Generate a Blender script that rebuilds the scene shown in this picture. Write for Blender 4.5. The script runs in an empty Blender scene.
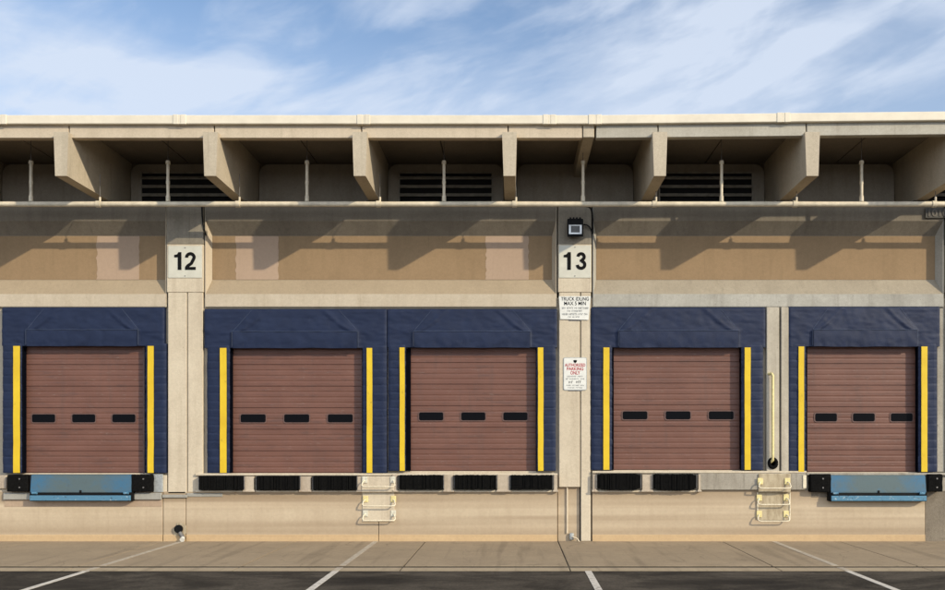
import bpy, bmesh, math, random
from mathutils import Vector, Matrix, noise

random.seed(7)
C = bpy.context.scene.collection
S, D, VX, VY, ZC = 48.4, 18.0, 515.0, 440.0, 2.087


def X(px, y=0.0):
    return (px - VX) / S * (D + y) / D


def Z(py, y=0.0):
    return ZC + (VY - py) / S * (D + y) / D


# ------------------------------------------------------------------ materials
class N:
    """small helper around a node tree"""
    def __init__(self, name):
        self.m = bpy.data.materials.new(name)
        self.m.use_nodes = True
        self.t = self.m.node_tree
        self.b = self.t.nodes['Principled BSDF']
        self.pos = self.new('ShaderNodeNewGeometry').outputs['Position']

    def new(self, kind, **kw):
        n = self.t.nodes.new(kind)
        for k, v in kw.items():
            setattr(n, k, v)
        return n

    def link(self, a, b):
        self.t.links.new(a, b)

    def noise(self, scale, detail=5, rough=0.6, stretch=(1, 1, 1), dist=0.0, off=(0, 0, 0)):
        mp = self.new('ShaderNodeMapping')
        mp.inputs['Scale'].default_value = stretch
        mp.inputs['Location'].default_value = off
        self.link(self.pos, mp.inputs['Vector'])
        n = self.new('ShaderNodeTexNoise')
        n.inputs['Scale'].default_value = scale
        n.inputs['Detail'].default_value = detail
        n.inputs['Roughness'].default_value = rough
        n.inputs['Distortion'].default_value = dist
        self.link(mp.outputs['Vector'], n.inputs['Vector'])
        return n.outputs['Fac']

    def ramp(self, fac, stops):
        r = self.new('ShaderNodeValToRGB')
        el = r.color_ramp.elements
        while len(el) < len(stops):
            el.new(0.5)
        for e, (p, c) in zip(el, stops):
            e.position = p
            e.color = (c, c, c, 1) if isinstance(c, (int, float)) else (*c, 1)
        self.link(fac, r.inputs['Fac'])
        return r.outputs['Color']

    def mix(self, a, b, fac, mode='MIX'):
        n = self.new('ShaderNodeMix', data_type='RGBA', blend_type=mode)
        for sock, v in ((n.inputs[0], fac), (n.inputs[6], a), (n.inputs[7], b)):
            if isinstance(v, (int, float)):
                sock.default_value = v
            elif isinstance(v, (tuple, list)):
                sock.default_value = (*v, 1)
            else:
                self.link(v, sock)
        return n.outputs[2]

    def finish(self, col, rough=0.85, bump=None, strength=0.3, dist=0.01, metal=0.0, spec=0.3):
        if isinstance(col, (tuple, list)):
            self.b.inputs['Base Color'].default_value = (*col, 1)
        else:
            self.link(col, self.b.inputs['Base Color'])
        self.b.inputs['Roughness'].default_value = rough
        self.b.inputs['Metallic'].default_value = metal
        self.b.inputs['Specular IOR Level'].default_value = spec
        if bump is not None:
            bp = self.new('ShaderNodeBump')
            bp.inputs['Strength'].default_value = strength
            bp.inputs['Distance'].default_value = dist
            self.link(bump, bp.inputs['Height'])
            self.link(bp.outputs['Normal'], self.b.inputs['Normal'])
        return self.m


def concrete(name, base, stain, blotch=0.5, streak=0.5, speck=0.5, horiz=0.0, seed=0, bump=0.35, rough=0.9):
    n = N(name)
    o = (seed * 3.7, seed * 1.3, seed * 2.1)
    col = n.mix(base, stain, n.ramp(n.noise(0.9, 7, 0.65, off=o, dist=0.6), [(0.35, 0.0), (0.72, blotch)]))
    if streak:
        s = n.noise(2.2, 5, 0.6, stretch=(2.2, 1, 0.16), off=o)
        col = n.mix(col, n.mix(col, stain, 0.8), n.ramp(s, [(0.50, 0.0), (0.68, streak)]))
    if horiz:
        s = n.noise(1.6, 2.5, 0.5, stretch=(0.06, 1, 2.6), off=o)
        col = n.mix(col, stain, n.ramp(s, [(0.45, 0.0), (0.7, horiz)]))
        s = n.noise(1.1, 2, 0.45, stretch=(0.05, 1, 4.5), off=(o[1], o[2], o[0]))
        col = n.mix(col, tuple(min(1, c * 1.18) for c in base), n.ramp(s, [(0.5, 0.0), (0.68, horiz)]))
    if horiz > 0.7:
        sz = n.new('ShaderNodeSeparateXYZ')
        n.link(n.pos, sz.inputs[0])
        wob = n.mix(sz.outputs['Z'], n.noise(0.8, 4, 0.6), 0.06)
        tide = n.ramp(wob, [(0.12, 0.35), (0.22, 0.6), (0.36, 0.25), (0.52, 0.0), (0.66, 0.0), (0.86, 0.5), (0.98, 0.75)])
        col = n.mix(col, stain, tide)
    fine = n.noise(60, 4, 0.7)
    if 'apron' in name or 'gutter' in name:
        oil = n.noise(1.7, 6, 0.6, off=(4, 9, 0), dist=0.4)
        col = n.mix(col, tuple(c * 0.42 for c in stain), n.ramp(oil, [(0.62, 0.0), (0.76, 0.6)]))
        tyre = n.noise(2.4, 3, 0.5, stretch=(1.6, 0.12, 1), off=(1, 0, 0))
        col = n.mix(col, tuple(c * 0.6 for c in stain), n.ramp(tyre, [(0.54, 0.0), (0.68, 0.40)]))
        ck = n.new('ShaderNodeTexVoronoi', feature='DISTANCE_TO_EDGE')
        ck.inputs['Scale'].default_value = 0.42
        wv = n.new('ShaderNodeTexNoise')
        wv.inputs['Scale'].default_value = 1.3
        wv.inputs['Detail'].default_value = 5
        n.link(n.pos, wv.inputs['Vector'])
        va = n.new('ShaderNodeVectorMath', operation='MULTIPLY_ADD')
        n.link(wv.outputs['Color'], va.inputs[0])
        va.inputs[1].default_value = (0.9, 0.9, 0.0)
        n.link(n.pos, va.inputs[2])
        n.link(va.outputs[0], ck.inputs['Vector'])
        col = n.mix(col, tuple(c * 0.35 for c in stain), n.ramp(ck.outputs['Distance'], [(0.0, 0.38), (0.005, 0.0)]))
        drip = n.noise(11, 3, 0.5, off=(2, 2, 0))
        col = n.mix(col, tuple(c * 0.3 for c in stain), n.ramp(drip, [(0.70, 0.0), (0.75, 0.7)]))
    col = n.mix(col, n.ramp(fine, [(0.25, 1 - 0.38 * speck), (0.7, 1.0)]), 1.0, 'MULTIPLY')
    run = n.ramp(n.noise(5.0, 4, 0.65, stretch=(2.6, 1, 0.10), off=(o[2], 0, o[0])), [(0.60, 0.0), (0.72, 0.55 * streak)])
    col = n.mix(col, tuple(c * 0.62 for c in stain), run)
    mid = n.noise(17, 6, 0.75, off=o)
    col = n.mix(col, n.ramp(mid, [(0.32, 1 - 0.16 * speck - 0.02), (0.68, 1.05)]), 1.0, 'MULTIPLY')
    pits = n.noise(23, 2, 0.5, off=o)
    col = n.mix(col, tuple(c * 0.45 for c in stain), n.ramp(pits, [(0.70, 0.0), (0.76, 0.7 * speck)]))
    h = n.mix(fine, n.noise(9, 5, 0.6), 0.5)
    return n.finish(col, rough, h, bump, 0.012)


def plain(name, col, rough=0.6, metal=0.0, var=0.25, scale=8, bump=0.0, spec=0.4):
    n = N(name)
    f = n.noise(scale, 6, 0.65)
    c = n.mix(tuple(v * (1 - var) for v in col), tuple(min(1, v * (1 + var * 0.6)) for v in col), n.ramp(f, [(0.3, 0.0), (0.7, 1.0)]))
    return n.finish(c, rough, n.noise(45, 3) if bump else None, bump, 0.004, metal, spec)


CREAM = (0.595, 0.51, 0.375)
M = {}
M['cream'] = concrete('cream_concrete', CREAM, (0.40, 0.32, 0.225), 0.45, 0.5, 0.5, seed=1)
M['lip'] = concrete('lip_concrete', (0.525, 0.445, 0.332), (0.38, 0.31, 0.21), 0.45, 0.45, 0.5, seed=2)
M['lip_grey'] = concrete('lip_concrete_grey', (0.455, 0.43, 0.365), (0.285, 0.265, 0.22), 0.65, 0.8, 0.7, seed=3)
M['tan'] = concrete('tan_paint', (0.288, 0.193, 0.105), (0.232, 0.155, 0.083), 0.6, 0.5, 0.35, seed=4, bump=0.2)
M['patch'] = concrete('patch_paint', (0.385, 0.275, 0.19), (0.345, 0.245, 0.165), 0.5, 0.3, 0.2, seed=5, bump=0.2)
M['tee'] = concrete('tee_concrete', (0.525, 0.445, 0.325), (0.37, 0.31, 0.22), 0.6, 0.55, 0.6, seed=6)
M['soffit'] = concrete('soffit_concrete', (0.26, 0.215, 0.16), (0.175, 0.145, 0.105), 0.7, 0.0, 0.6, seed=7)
M['fascia'] = concrete('fascia_concrete', (0.575, 0.475, 0.345), (0.42, 0.345, 0.24), 0.45, 0.4, 0.5, seed=8)
M['fascia_grey'] = concrete('fascia_concrete_grey', (0.46, 0.425, 0.345), (0.32, 0.285, 0.22), 0.6, 0.5, 0.6, seed=9)
M['infill'] = concrete('infill_concrete', (0.46, 0.40, 0.315), (0.32, 0.275, 0.21), 0.6, 0.5, 0.5, seed=10)
M['base'] = concrete('base_concrete', (0.480, 0.385, 0.265), (0.285, 0.208, 0.13), 0.25, 0.2, 0.22, horiz=0.71, seed=11, bump=0.25)
M['plinth'] = concrete('plinth_concrete', (0.52, 0.37, 0.205), (0.42, 0.285, 0.155), 0.5, 0.2, 0.4, horiz=0.4, seed=12)
M['rough'] = concrete('rough_grey_concrete', (0.27, 0.225, 0.165), (0.14, 0.115, 0.085), 0.9, 0.6, 1.0, seed=13, bump=0.9)
M['grey'] = concrete('grey_concrete', (0.43, 0.39, 0.315), (0.24, 0.205, 0.155), 0.75, 0.8, 0.9, seed=14, bump=0.5)
M['post'] = concrete('post_concrete', (0.55, 0.46, 0.345), (0.30, 0.225, 0.16), 0.6, 0.8, 0.9, seed=15)
M['ledge'] = concrete('ledge_concrete', (0.34, 0.325, 0.28), (0.24, 0.225, 0.19), 0.5, 0.2, 0.5, seed=16)
M['redband'] = concrete('reddish_concrete', (0.42, 0.31, 0.215), (0.34, 0.245, 0.165), 0.5, 0.2, 0.5, horiz=0.5, seed=17)
M['apron'] = concrete('apron_concrete', (0.335, 0.258, 0.168), (0.245, 0.187, 0.122), 0.7, 0.0, 0.7, seed=18, bump=0.4)
M['gutter'] = concrete('gutter_concrete', (0.39, 0.31, 0.205), (0.28, 0.22, 0.145), 0.6, 0.0, 0.7, seed=19, bump=0.4)
M['beam'] = concrete('shade_darkened_beam_concrete', (0.235, 0.2, 0.15), (0.155, 0.13, 0.095), 0.7, 0.6, 0.7, seed=21)  # stained grey-brown concrete, darkened further to carry the soffit's shade in its colour
M['sill'] = concrete('dusty_sill_concrete', (0.365, 0.285, 0.185), (0.29, 0.225, 0.145), 0.6, 0.3, 0.5, seed=22)
M['sill_grey'] = concrete('dusty_sill_concrete_grey', (0.365, 0.31, 0.225), (0.27, 0.225, 0.16), 0.7, 0.5, 0.6, seed=23)
M['pale'] = plain('pale_steel_plate', (0.56, 0.53, 0.42), 0.55, var=0.3, scale=25)
M['plate'] = plain('sign_plate', (0.52, 0.50, 0.41), 0.55, var=0.10, scale=5)
M['whiteplate'] = plain('white_sign_plate', (0.63, 0.62, 0.56), 0.5, var=0.1, scale=9)
M['black'] = plain('black_lettering', (0.006, 0.006, 0.006), 0.8, spec=0.1)
M['red'] = plain('red_lettering', (0.38, 0.03, 0.035), 0.6)
M['greyink'] = plain('grey_lettering', (0.20, 0.20, 0.19), 0.6)
M['dark'] = plain('dark_gap', (0.012, 0.011, 0.010), 0.9)
M['pad'] = plain('bearing_pad', (0.02, 0.018, 0.016), 0.9)
M['coping'] = plain('cream_metal_coping', (0.64, 0.565, 0.43), 0.5, var=0.10, scale=3)
M['pipe'] = plain('cream_painted_pipe', (0.60, 0.52, 0.38), 0.5, var=0.25, scale=6)
M['yellow'] = plain('yellow_vinyl', (0.62, 0.42, 0.016), 0.45, var=0.12, scale=7)
def m_yellow():
    n = N('scuffed_yellow_vinyl')
    f = n.noise(2.2, 6, 0.6)
    c = n.mix((0.56, 0.365, 0.014), (0.64, 0.45, 0.018), n.ramp(f, [(0.3, 0.0), (0.7, 1.0)]))
    g = n.noise(16, 6, 0.75, stretch=(1, 1, 0.5))
    c = n.mix(c, (0.20, 0.13, 0.02), n.ramp(g, [(0.60, 0.0), (0.74, 0.75)]))
    return n.finish(c, 0.5, g, 0.15, 0.004)


M['yellow'] = m_yellow()
M['rail'] = plain('pale_yellow_rail', (0.68, 0.57, 0.26), 0.5, var=0.25, scale=14)
M['rung'] = plain('cream_steel', (0.66, 0.58, 0.42), 0.55, var=0.3, scale=25)
M['rubber'] = plain('black_rubber', (0.0065, 0.0062, 0.0058), 0.95, var=0.6, scale=30, bump=0.7, spec=0.06)
M['steel'] = plain('worn_steel', (0.16, 0.15, 0.14), 0.6, 0.3, var=0.5, scale=20)
M['housing'] = plain('black_housing', (0.007, 0.007, 0.007), 0.6, var=0.3, spec=0.12)
M['pierhead'] = concrete('shade_darkened_pier_head', (0.30, 0.262, 0.20), (0.18, 0.155, 0.115), 0.8, 0.7, 0.7, seed=24)  # pier top under the roof, its shade put into a darker colour
M['pale_post'] = concrete('pale_grey_post', (0.52, 0.465, 0.365), (0.33, 0.285, 0.215), 0.6, 0.8, 0.6, seed=25)
M['reflector'] = plain('silver_reflector', (0.50, 0.49, 0.46), 0.4, 0.9, var=0.3)
M['lens'] = plain('dusty_lens', (0.06, 0.056, 0.048), 0.25, var=0.3)
M['grille'] = plain('vent_metal', (0.38, 0.34, 0.27), 0.6, 0.1, var=0.3)
M['conduit'] = plain('pale_conduit', (0.56, 0.47, 0.335), 0.5, var=0.15)
M['galv'] = plain('grey_galvanised', (0.36, 0.37, 0.35), 0.5, 0.3, var=0.3, scale=20)
M['address'] = plain('address_plate', (0.07, 0.065, 0.055), 0.7, var=0.3)
M['address_text'] = plain('address_relief', (0.13, 0.115, 0.095), 0.7, var=0.3)


def m_navy():
    n = N('navy_vinyl')
    f = n.noise(3.5, 6, 0.6, dist=0.5)
    c = n.mix((0.0045, 0.0100, 0.032), (0.0085, 0.0165, 0.047), n.ramp(f, [(0.3, 0.0), (0.72, 1.0)]))
    c = n.mix(c, (0.034, 0.040, 0.064), n.ramp(n.noise(7, 7, 0.75, stretch=(1, 1, 0.6)), [(0.60, 0.0), (0.75, 0.32)]))
    c = n.mix(c, (0.07, 0.078, 0.098), n.ramp(n.noise(5, 8, 0.8, stretch=(2.5, 1, 0.5), off=(3, 0, 1)), [(0.63, 0.0), (0.72, 0.4)]))
    weave = n.noise(90, 2, 0.5)
    return n.finish(c, 0.62, n.mix(weave, n.noise(8, 4, 0.6), 0.6), 0.45, 0.012, spec=0.3)


M['navy'] = m_navy()
M['pad_shade'] = plain('pad_side_shade', (0.0025, 0.003, 0.006), 0.9, var=0.3, spec=0.03)  # navy of the inner pad sides with their shade put into the colour
M['piping'] = plain('faded_navy_piping', (0.032, 0.046, 0.085), 0.6, var=0.3)


def m_door():
    n = N('brown_door_paint')
    f = n.noise(1.1, 5, 0.6, stretch=(1, 1, 1.6))
    c = n.mix((0.125, 0.055, 0.037), (0.146, 0.066, 0.045), n.ramp(f, [(0.35, 0.0), (0.65, 1.0)]))
    d = n.noise(3.0, 6, 0.65, stretch=(2.5, 1, 0.3))
    c = n.mix(c, (0.10, 0.055, 0.042), n.ramp(d, [(0.52, 0.0), (0.72, 0.5)]))
    c = n.mix(c, (0.19, 0.125, 0.10), n.ramp(n.noise(30, 5, 0.7), [(0.66, 0.0), (0.8, 0.35)]))
    # scuffs, scratches and shallow dents
    sc = n.ramp(n.noise(6, 6, 0.75, stretch=(0.35, 1, 2.2), off=(2, 0, 5)), [(0.54, 0.0), (0.64, 0.6)])
    c = n.mix(c, (0.09, 0.047, 0.036), sc)
    dp = n.ramp(n.noise(14, 5, 0.7, stretch=(0.5, 1, 3)), [(0.62, 0.0), (0.68, 0.5)])
    c = n.mix(c, (0.21, 0.15, 0.125), dp)
    dent = n.noise(1.6, 3, 0.5, off=(7, 0, 2))
    return n.finish(c, 0.5, dent, 0.25, 0.05, spec=0.35)


M['door'] = m_door()
M['rim'] = plain('door_window_rim', (0.115, 0.062, 0.048), 0.5)


def m_glass():
    n = N('black_window_glass')
    return n.finish((0.003, 0.003, 0.004), 0.35, spec=0.06)


M['glass'] = m_glass()


def m_blue():
    n = N('worn_blue_paint')
    f = n.noise(3.2, 7, 0.7, stretch=(1, 1, 1.2), dist=0.8)
    tcn = n.new('ShaderNodeTexCoord')
    sx = n.new('ShaderNodeSeparateXYZ')
    n.link(tcn.outputs['Generated'], sx.inputs[0])
    mid = n.ramp(sx.outputs['X'], [(0.03, 0.0), (0.30, 0.75), (0.68, 0.75), (0.97, 0.0)])
    ad = n.mix(mid, n.ramp(f, [(0.30, 0.0), (0.70, 1.0)]), 0.45)
    c = n.mix((0.043, 0.122, 0.20), (0.080, 0.113, 0.118), n.ramp(ad, [(0.18, 0.0), (0.62, 1.0)]))
    g = n.noise(11, 6, 0.7)
    c = n.mix(c, (0.07, 0.09, 0.095), n.ramp(g, [(0.56, 0.0), (0.72, 0.75)]))
    g = n.noise(28, 4, 0.7)
    c = n.mix(c, (0.02, 0.018, 0.016), n.ramp(g, [(0.68, 0.0), (0.74, 0.9)]))
    return n.finish(c, 0.6, g, 0.2, 0.004, 0.1)


M['blue'] = m_blue()


def m_lipblue():
    n = N('chipped_pale_blue_paint')
    g = n.noise(13, 5, 0.7, stretch=(1, 1, 2))
    c = n.mix((0.075, 0.185, 0.27), (0.46, 0.51, 0.50), n.ramp(g, [(0.60, 0.0), (0.67, 0.9)]))
    g = n.noise(17, 4, 0.6, off=(3, 1, 2))
    c = n.mix(c, (0.04, 0.06, 0.08), n.ramp(g, [(0.62, 0.0), (0.68, 0.9)]))
    return n.finish(c, 0.55, g, 0.2, 0.004, 0.1)


M['lipblue'] = m_lipblue()


def m_asphalt():
    n = N('asphalt')
    f = n.noise(0.9, 9, 0.72, dist=0.8, stretch=(0.7, 1, 1))
    c = n.mix((0.034, 0.029, 0.023), (0.088, 0.074, 0.058), n.ramp(f, [(0.40, 0.0), (0.60, 1.0)]))
    o = n.noise(0.9, 5, 0.6, stretch=(0.35, 1.2, 1), off=(5, 2, 0))
    c = n.mix(c, (0.022, 0.019, 0.016), n.ramp(o, [(0.52, 0.0), (0.66, 0.85)]))
    c = n.mix(c, (0.13, 0.11, 0.085), n.ramp(n.noise(3.1, 6, 0.7, stretch=(0.5, 1.4, 1), off=(1, 7, 0)), [(0.60, 0.0), (0.74, 0.5)]))
    g = n.noise(150, 3, 0.7)
    c = n.mix(c, n.ramp(g, [(0.3, 0.55), (0.7, 1.3)]), 1.0, 'MULTIPLY')
    c = n.mix(c, n.ramp(n.noise(38, 4, 0.8), [(0.32, 0.62), (0.68, 1.3)]), 1.0, 'MULTIPLY')
    return n.finish(c, 0.95, g, 0.6, 0.012, spec=0.1)


M['asphalt'] = m_asphalt()


def m_line():
    n = N('worn_white_line_paint')
    g = n.noise(9, 6, 0.7)
    c = n.mix((0.50, 0.46, 0.40), (0.20, 0.17, 0.135), n.ramp(g, [(0.50, 0.0), (0.66, 0.8)]))
    return n.finish(c, 0.8, g, 0.2, 0.005)


M['line'] = m_line()


def m_line_faded():
    n = N('faded_line_paint')
    g = n.noise(8, 6, 0.7)
    c = n.mix((0.41, 0.355, 0.275), (0.27, 0.22, 0.165), n.ramp(g, [(0.42, 0.0), (0.64, 0.9)]))
    return n.finish(c, 0.85, g, 0.2, 0.005)


M['line_faded'] = m_line_faded()


def m_rust():
    n = N('rust_stained_concrete')
    g = n.noise(7, 6, 0.7, stretch=(1.3, 1, 0.35))
    c = n.mix((0.42, 0.35, 0.235), (0.25, 0.19, 0.115), n.ramp(g, [(0.42, 0.0), (0.64, 0.9)]))
    g2 = n.noise(30, 5, 0.7)
    c = n.mix(c, (0.16, 0.125, 0.08), n.ramp(g2, [(0.6, 0.0), (0.72, 0.6)]))
    return n.finish(c, 0.9, g2, 0.4, 0.008)


M['rust'] = m_rust()


# ------------------------------------------------------------------ mesh helpers
class MB:
    def __init__(self):
        self.bm = bmesh.new()

    def box(self, x0, x1, y0, y1, z0, z1, bevel=0.0, seg=1):
        x0, x1 = min(x0, x1), max(x0, x1)
        y0, y1 = min(y0, y1), max(y0, y1)
        z0, z1 = min(z0, z1), max(z0, z1)
        r = bmesh.ops.create_cube(self.bm, size=1.0)
        vs = r['verts']
        for v in vs:
            v.co = Vector(((x0 + x1) / 2 + v.co.x * (x1 - x0), (y0 + y1) / 2 + v.co.y * (y1 - y0), (z0 + z1) / 2 + v.co.z * (z1 - z0)))
        if bevel:
            es = list({e for v in vs for e in v.link_edges})
            b = min(bevel, (x1 - x0) * .45, (y1 - y0) * .45, (z1 - z0) * .45)
            bmesh.ops.bevel(self.bm, geom=es, offset=b, segments=seg, affect='EDGES', profile=0.5)
        return self

    def prism(self, pts, y0, y1, axis='y'):
        """outline in XZ (axis y) or YZ (axis x) extruded"""
        def P(a, b, t):
            return (a, t, b) if axis == 'y' else (t, a, b)
        f = [self.bm.verts.new(P(a, b, y0)) for a, b in pts]
        k = [self.bm.verts.new(P(a, b, y1)) for a, b in pts]
        n = len(pts)
        self.bm.faces.new(f)
        self.bm.faces.new(k[::-1])
        for i in range(n):
            j = (i + 1) % n
            self.bm.faces.new((f[i], k[i], k[j], f[j]))
        return self

    def tube(self, pts, r, sides=12, cap=True):
        pts = [Vector(p) for p in pts]
        rs = r if isinstance(r, (list, tuple)) else [r] * len(pts)
        rings = []
        t0 = (pts[1] - pts[0]).normalized()
        up = Vector((0, 0, 1)) if abs(t0.z) < 0.9 else Vector((1, 0, 0))
        u = t0.cross(up).normalized()
        for i, p in enumerate(pts):
            a = pts[max(i - 1, 0)]
            b = pts[min(i + 1, len(pts) - 1)]
            t = (b - a).normalized()
            u = (u - t * u.dot(t)).normalized()
            w = t.cross(u)
            rings.append([self.bm.verts.new(p + (u * math.cos(q) + w * math.sin(q)) * rs[i]) for q in [2 * math.pi * k / sides for k in range(sides)]])
        for a, b in zip(rings, rings[1:]):
            for k in range(sides):
                l = (k + 1) % sides
                self.bm.faces.new((a[k], a[l], b[l], b[k]))
        if cap:
            self.bm.faces.new(rings[0][::-1])
            self.bm.faces.new(rings[-1])
        return self

    def grid(self, nu, nv, fn):
        vs = [[self.bm.verts.new(fn(i / nu, j / nv)) for i in range(nu + 1)] for j in range(nv + 1)]
        for j in range(nv):
            for i in range(nu):
                self.bm.faces.new((vs[j][i], vs[j][i + 1], vs[j + 1][i + 1], vs[j + 1][i]))
        return vs

    def sheet(self, nu, nv, fn, th):
        fr = self.grid(nu, nv, fn)

        def bk(u, v):
            x, y, z = fn(u, v)
            return (x, y + th, z)
        k = self.grid(nu, nv, bk)

        def rim(g):
            return [g[0][i] for i in range(nu + 1)] + [g[j][nu] for j in range(1, nv + 1)] + [g[nv][i] for i in range(nu - 1, -1, -1)] + [g[j][0] for j in range(nv - 1, 0, -1)]
        a, b = rim(fr), rim(k)
        for i in range(len(a)):
            j = (i + 1) % len(a)
            self.bm.faces.new((a[i], a[j], b[j], b[i]))

    def build(self, name, mat, parent=None, smooth=None, origin=None):
        bmesh.ops.recalc_face_normals(self.bm, faces=self.bm.faces[:])
        o = Vector(origin) if origin else Vector((0, 0, 0))
        base = o if parent is None else world_loc(parent)
        for v in self.bm.verts:
            v.co -= base
        me = bpy.data.meshes.new(name)
        self.bm.to_mesh(me)
        self.bm.free()
        me.materials.append(M[mat] if isinstance(mat, str) else mat)
        if smooth is not None:
            me.polygons.foreach_set('use_smooth', [True] * len(me.polygons))
            me.set_sharp_from_angle(angle=math.radians(smooth))
        ob = bpy.data.objects.new(name, me)
        C.objects.link(ob)
        if parent is not None:
            ob.parent = parent
        else:
            ob.location = o
        return ob


def world_loc(o):
    v = Vector(o.location)
    while o.parent:
        o = o.parent
        v += o.location
    return v


def tag(o, label=None, cat=None, group=None, kind=None):
    for k, v in (('label', label), ('category', cat), ('group', group), ('kind', kind)):
        if v:
            o[k] = v
    return o


def thing(name, loc, label, cat, group=None):
    o = bpy.data.objects.new(name, None)
    o.location = loc
    o.empty_display_size = 0.2
    C.objects.link(o)
    return tag(o, label, cat, group)


def rrect(x0, x1, z0, z1, r, n=5, top_only=False):
    pts = []
    for cx, cz, a0, rr in ((x1 - r, z1 - r, 0, r), (x0 + r, z1 - r, 90, r), (x0 + r, z0 + r, 180, 0 if top_only else r), (x1 - r, z0 + r, 270, 0 if top_only else r)):
        if rr == 0:
            pts.append((x0 if a0 == 180 else x1, z0))
            continue
        for k in range(n + 1):
            a = math.radians(a0 + 90 * k / n)
            pts.append((cx + rr * math.cos(a), cz + rr * math.sin(a)))
    return pts


def text_mesh(txt, size, depth=0.003, bold=0.0, width=None):
    """flat lettering in the XZ plane, centred on 0 in x and resting on z=0, facing -y"""
    cu = bpy.data.curves.new('lettering', 'FONT')
    cu.body = txt
    cu.size = size
    cu.align_x = 'CENTER'
    cu.extrude = depth / 2
    cu.offset = bold
    ob = bpy.data.objects.new('lettering', cu)
    C.objects.link(ob)
    dg = bpy.context.evaluated_depsgraph_get()
    me = bpy.data.meshes.new_from_object(ob.evaluated_get(dg))
    bpy.data.objects.remove(ob)
    bm = bmesh.new()
    bm.from_mesh(me)
    bpy.data.meshes.remove(me)
    if width and bm.verts:
        w = max(v.co.x for v in bm.verts) - min(v.co.x for v in bm.verts)
        for v in bm.verts:
            v.co.x *= width / w
    for v in bm.verts:
        v.co = Vector((v.co.x, -v.co.z, v.co.y))
    return bm


def add_bm(mb, bm, loc):
    me = bpy.data.meshes.new('tmp')
    for v in bm.verts:
        v.co += Vector(loc)
    bm.to_mesh(me)
    bm.free()
    mb.bm.from_mesh(me)
    bpy.data.meshes.remove(me)


# ------------------------------------------------------------------ the building
B = thing('warehouse', (0, 0, 0), 'long cream concrete warehouse with ribbed roof overhang, numbered piers and five brown dock doors', 'warehouse')
XL, XR = X(-520), X(1333)


def part(name, mat, mb, parent=B, smooth=None):
    return mb.build(name, mat, parent, smooth)


DOCKS = [  # header x0,x1, top, header bottom, pad bottom, left pad, right pad, door x0,x1
    dict(h=(3, 165), t=307.5, b=345.5, f=473, L=(1, 12.5, 19, 20.5), R=(144, 147, 153, 165), d=(22, 144.5)),
    dict(h=(205, 387), t=309, b=347.5, f=473, L=(206, 219.5, 226, 229), R=(362, 366.5, 372, 386.3), d=(230, 363)),
    dict(h=(387.6, 557), t=309, b=347, f=471, L=(387.8, 399.5, 404.5, 405.5), R=(536.5, 538, 543.5, 556), d=(409, 537.5)),
    dict(h=(591, 765), t=307.5, b=347, f=470, L=(591.5, 603.5, 609.5, 612.5), R=(742, 745, 751, 764), d=(612.5, 744)),
    dict(h=(788, 939), t=307, b=346, f=472, L=(788.3, 799, 804.5, 807), R=(919.5, 922, 928, 938.5), d=(806.5, 922)),
]
YW = 0.07      # lower wall face
ZLIP = Z(307)
# lower wall with door openings
mb = MB()
edges = [XL]
for k in DOCKS:
    edges += [X(k['d'][0]) - 0.03, X(k['d'][1]) + 0.03]
edges.append(XR)
for a, b in zip(edges[0::2], edges[1::2]):
    mb.box(a, b, YW, 0.4, 1.0, ZLIP + 0.2)
for k in DOCKS:
    mb.box(X(k['d'][0]) - 0.03, X(k['d'][1]) + 0.03, YW + 0.001, 0.4, Z(k['b']) + 0.1, ZLIP + 0.199)
    mb.box(X(k['d'][0]) - 0.03, X(k['d'][1]) + 0.03, YW + 0.001, 0.4, 1.001, Z(k['f']) - 0.003)
part('lower_wall', 'lip', mb)

# recessed upper panels
ZT, ZB = Z(206.5), ZLIP
CR = 0.2


def upper_panel(px0, px1, mat):
    x0, x1 = X(px0), X(px1)
    e, s = 0.02, 0.07
    mb = MB()
    bm = mb.bm

    def ring(pts):
        return [bm.verts.new(p) for p in pts]

    def rect(xa, xb, y, za, zb):
        return ring([(xa, y, za), (xb, y, za), (xb, y, zb), (xa, y, zb)])
    back = rect(x0, x1, 0.42, ZB, ZT)
    o = rect(x0, x1, 0.0, ZB, ZT)
    a = rect(x0 + e, x1 - e, 0.0, Z(294), Z(221))
    i = rect(x0 + e + s, x1 - e - s, CR, Z(280, CR), Z(236, CR))
    for p, q in ((back, o), (o, a), (a, i)):
        for k in range(4):
            l = (k + 1) % 4
            bm.faces.new((p[k], p[l], q[l], q[k]))
    bm.faces.new(i)
    bm.faces.new(back[::-1])
    es = [ed for ed in bm.edges if ed.verts[0] in o and ed.verts[1] in o]
    bmesh.ops.bevel(bm, geom=es, offset=0.012, segments=2, affect='EDGES')
    p = part('upper_panel', mat, mb)
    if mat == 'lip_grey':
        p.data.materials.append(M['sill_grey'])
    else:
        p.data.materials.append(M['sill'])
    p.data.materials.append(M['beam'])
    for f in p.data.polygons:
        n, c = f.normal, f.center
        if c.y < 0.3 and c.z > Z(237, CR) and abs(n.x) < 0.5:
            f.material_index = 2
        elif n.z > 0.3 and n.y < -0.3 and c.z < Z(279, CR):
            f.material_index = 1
    # the painted field inside the recess
    mb = MB()
    mb.box(x0 + e + s + 0.004, x1 - e - s - 0.004, CR - 0.006, CR + 0.05, Z(280, CR) + 0.004, Z(236, CR) - 0.003)
    mb.build('painted_field', 'tan', p)
    return p


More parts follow.
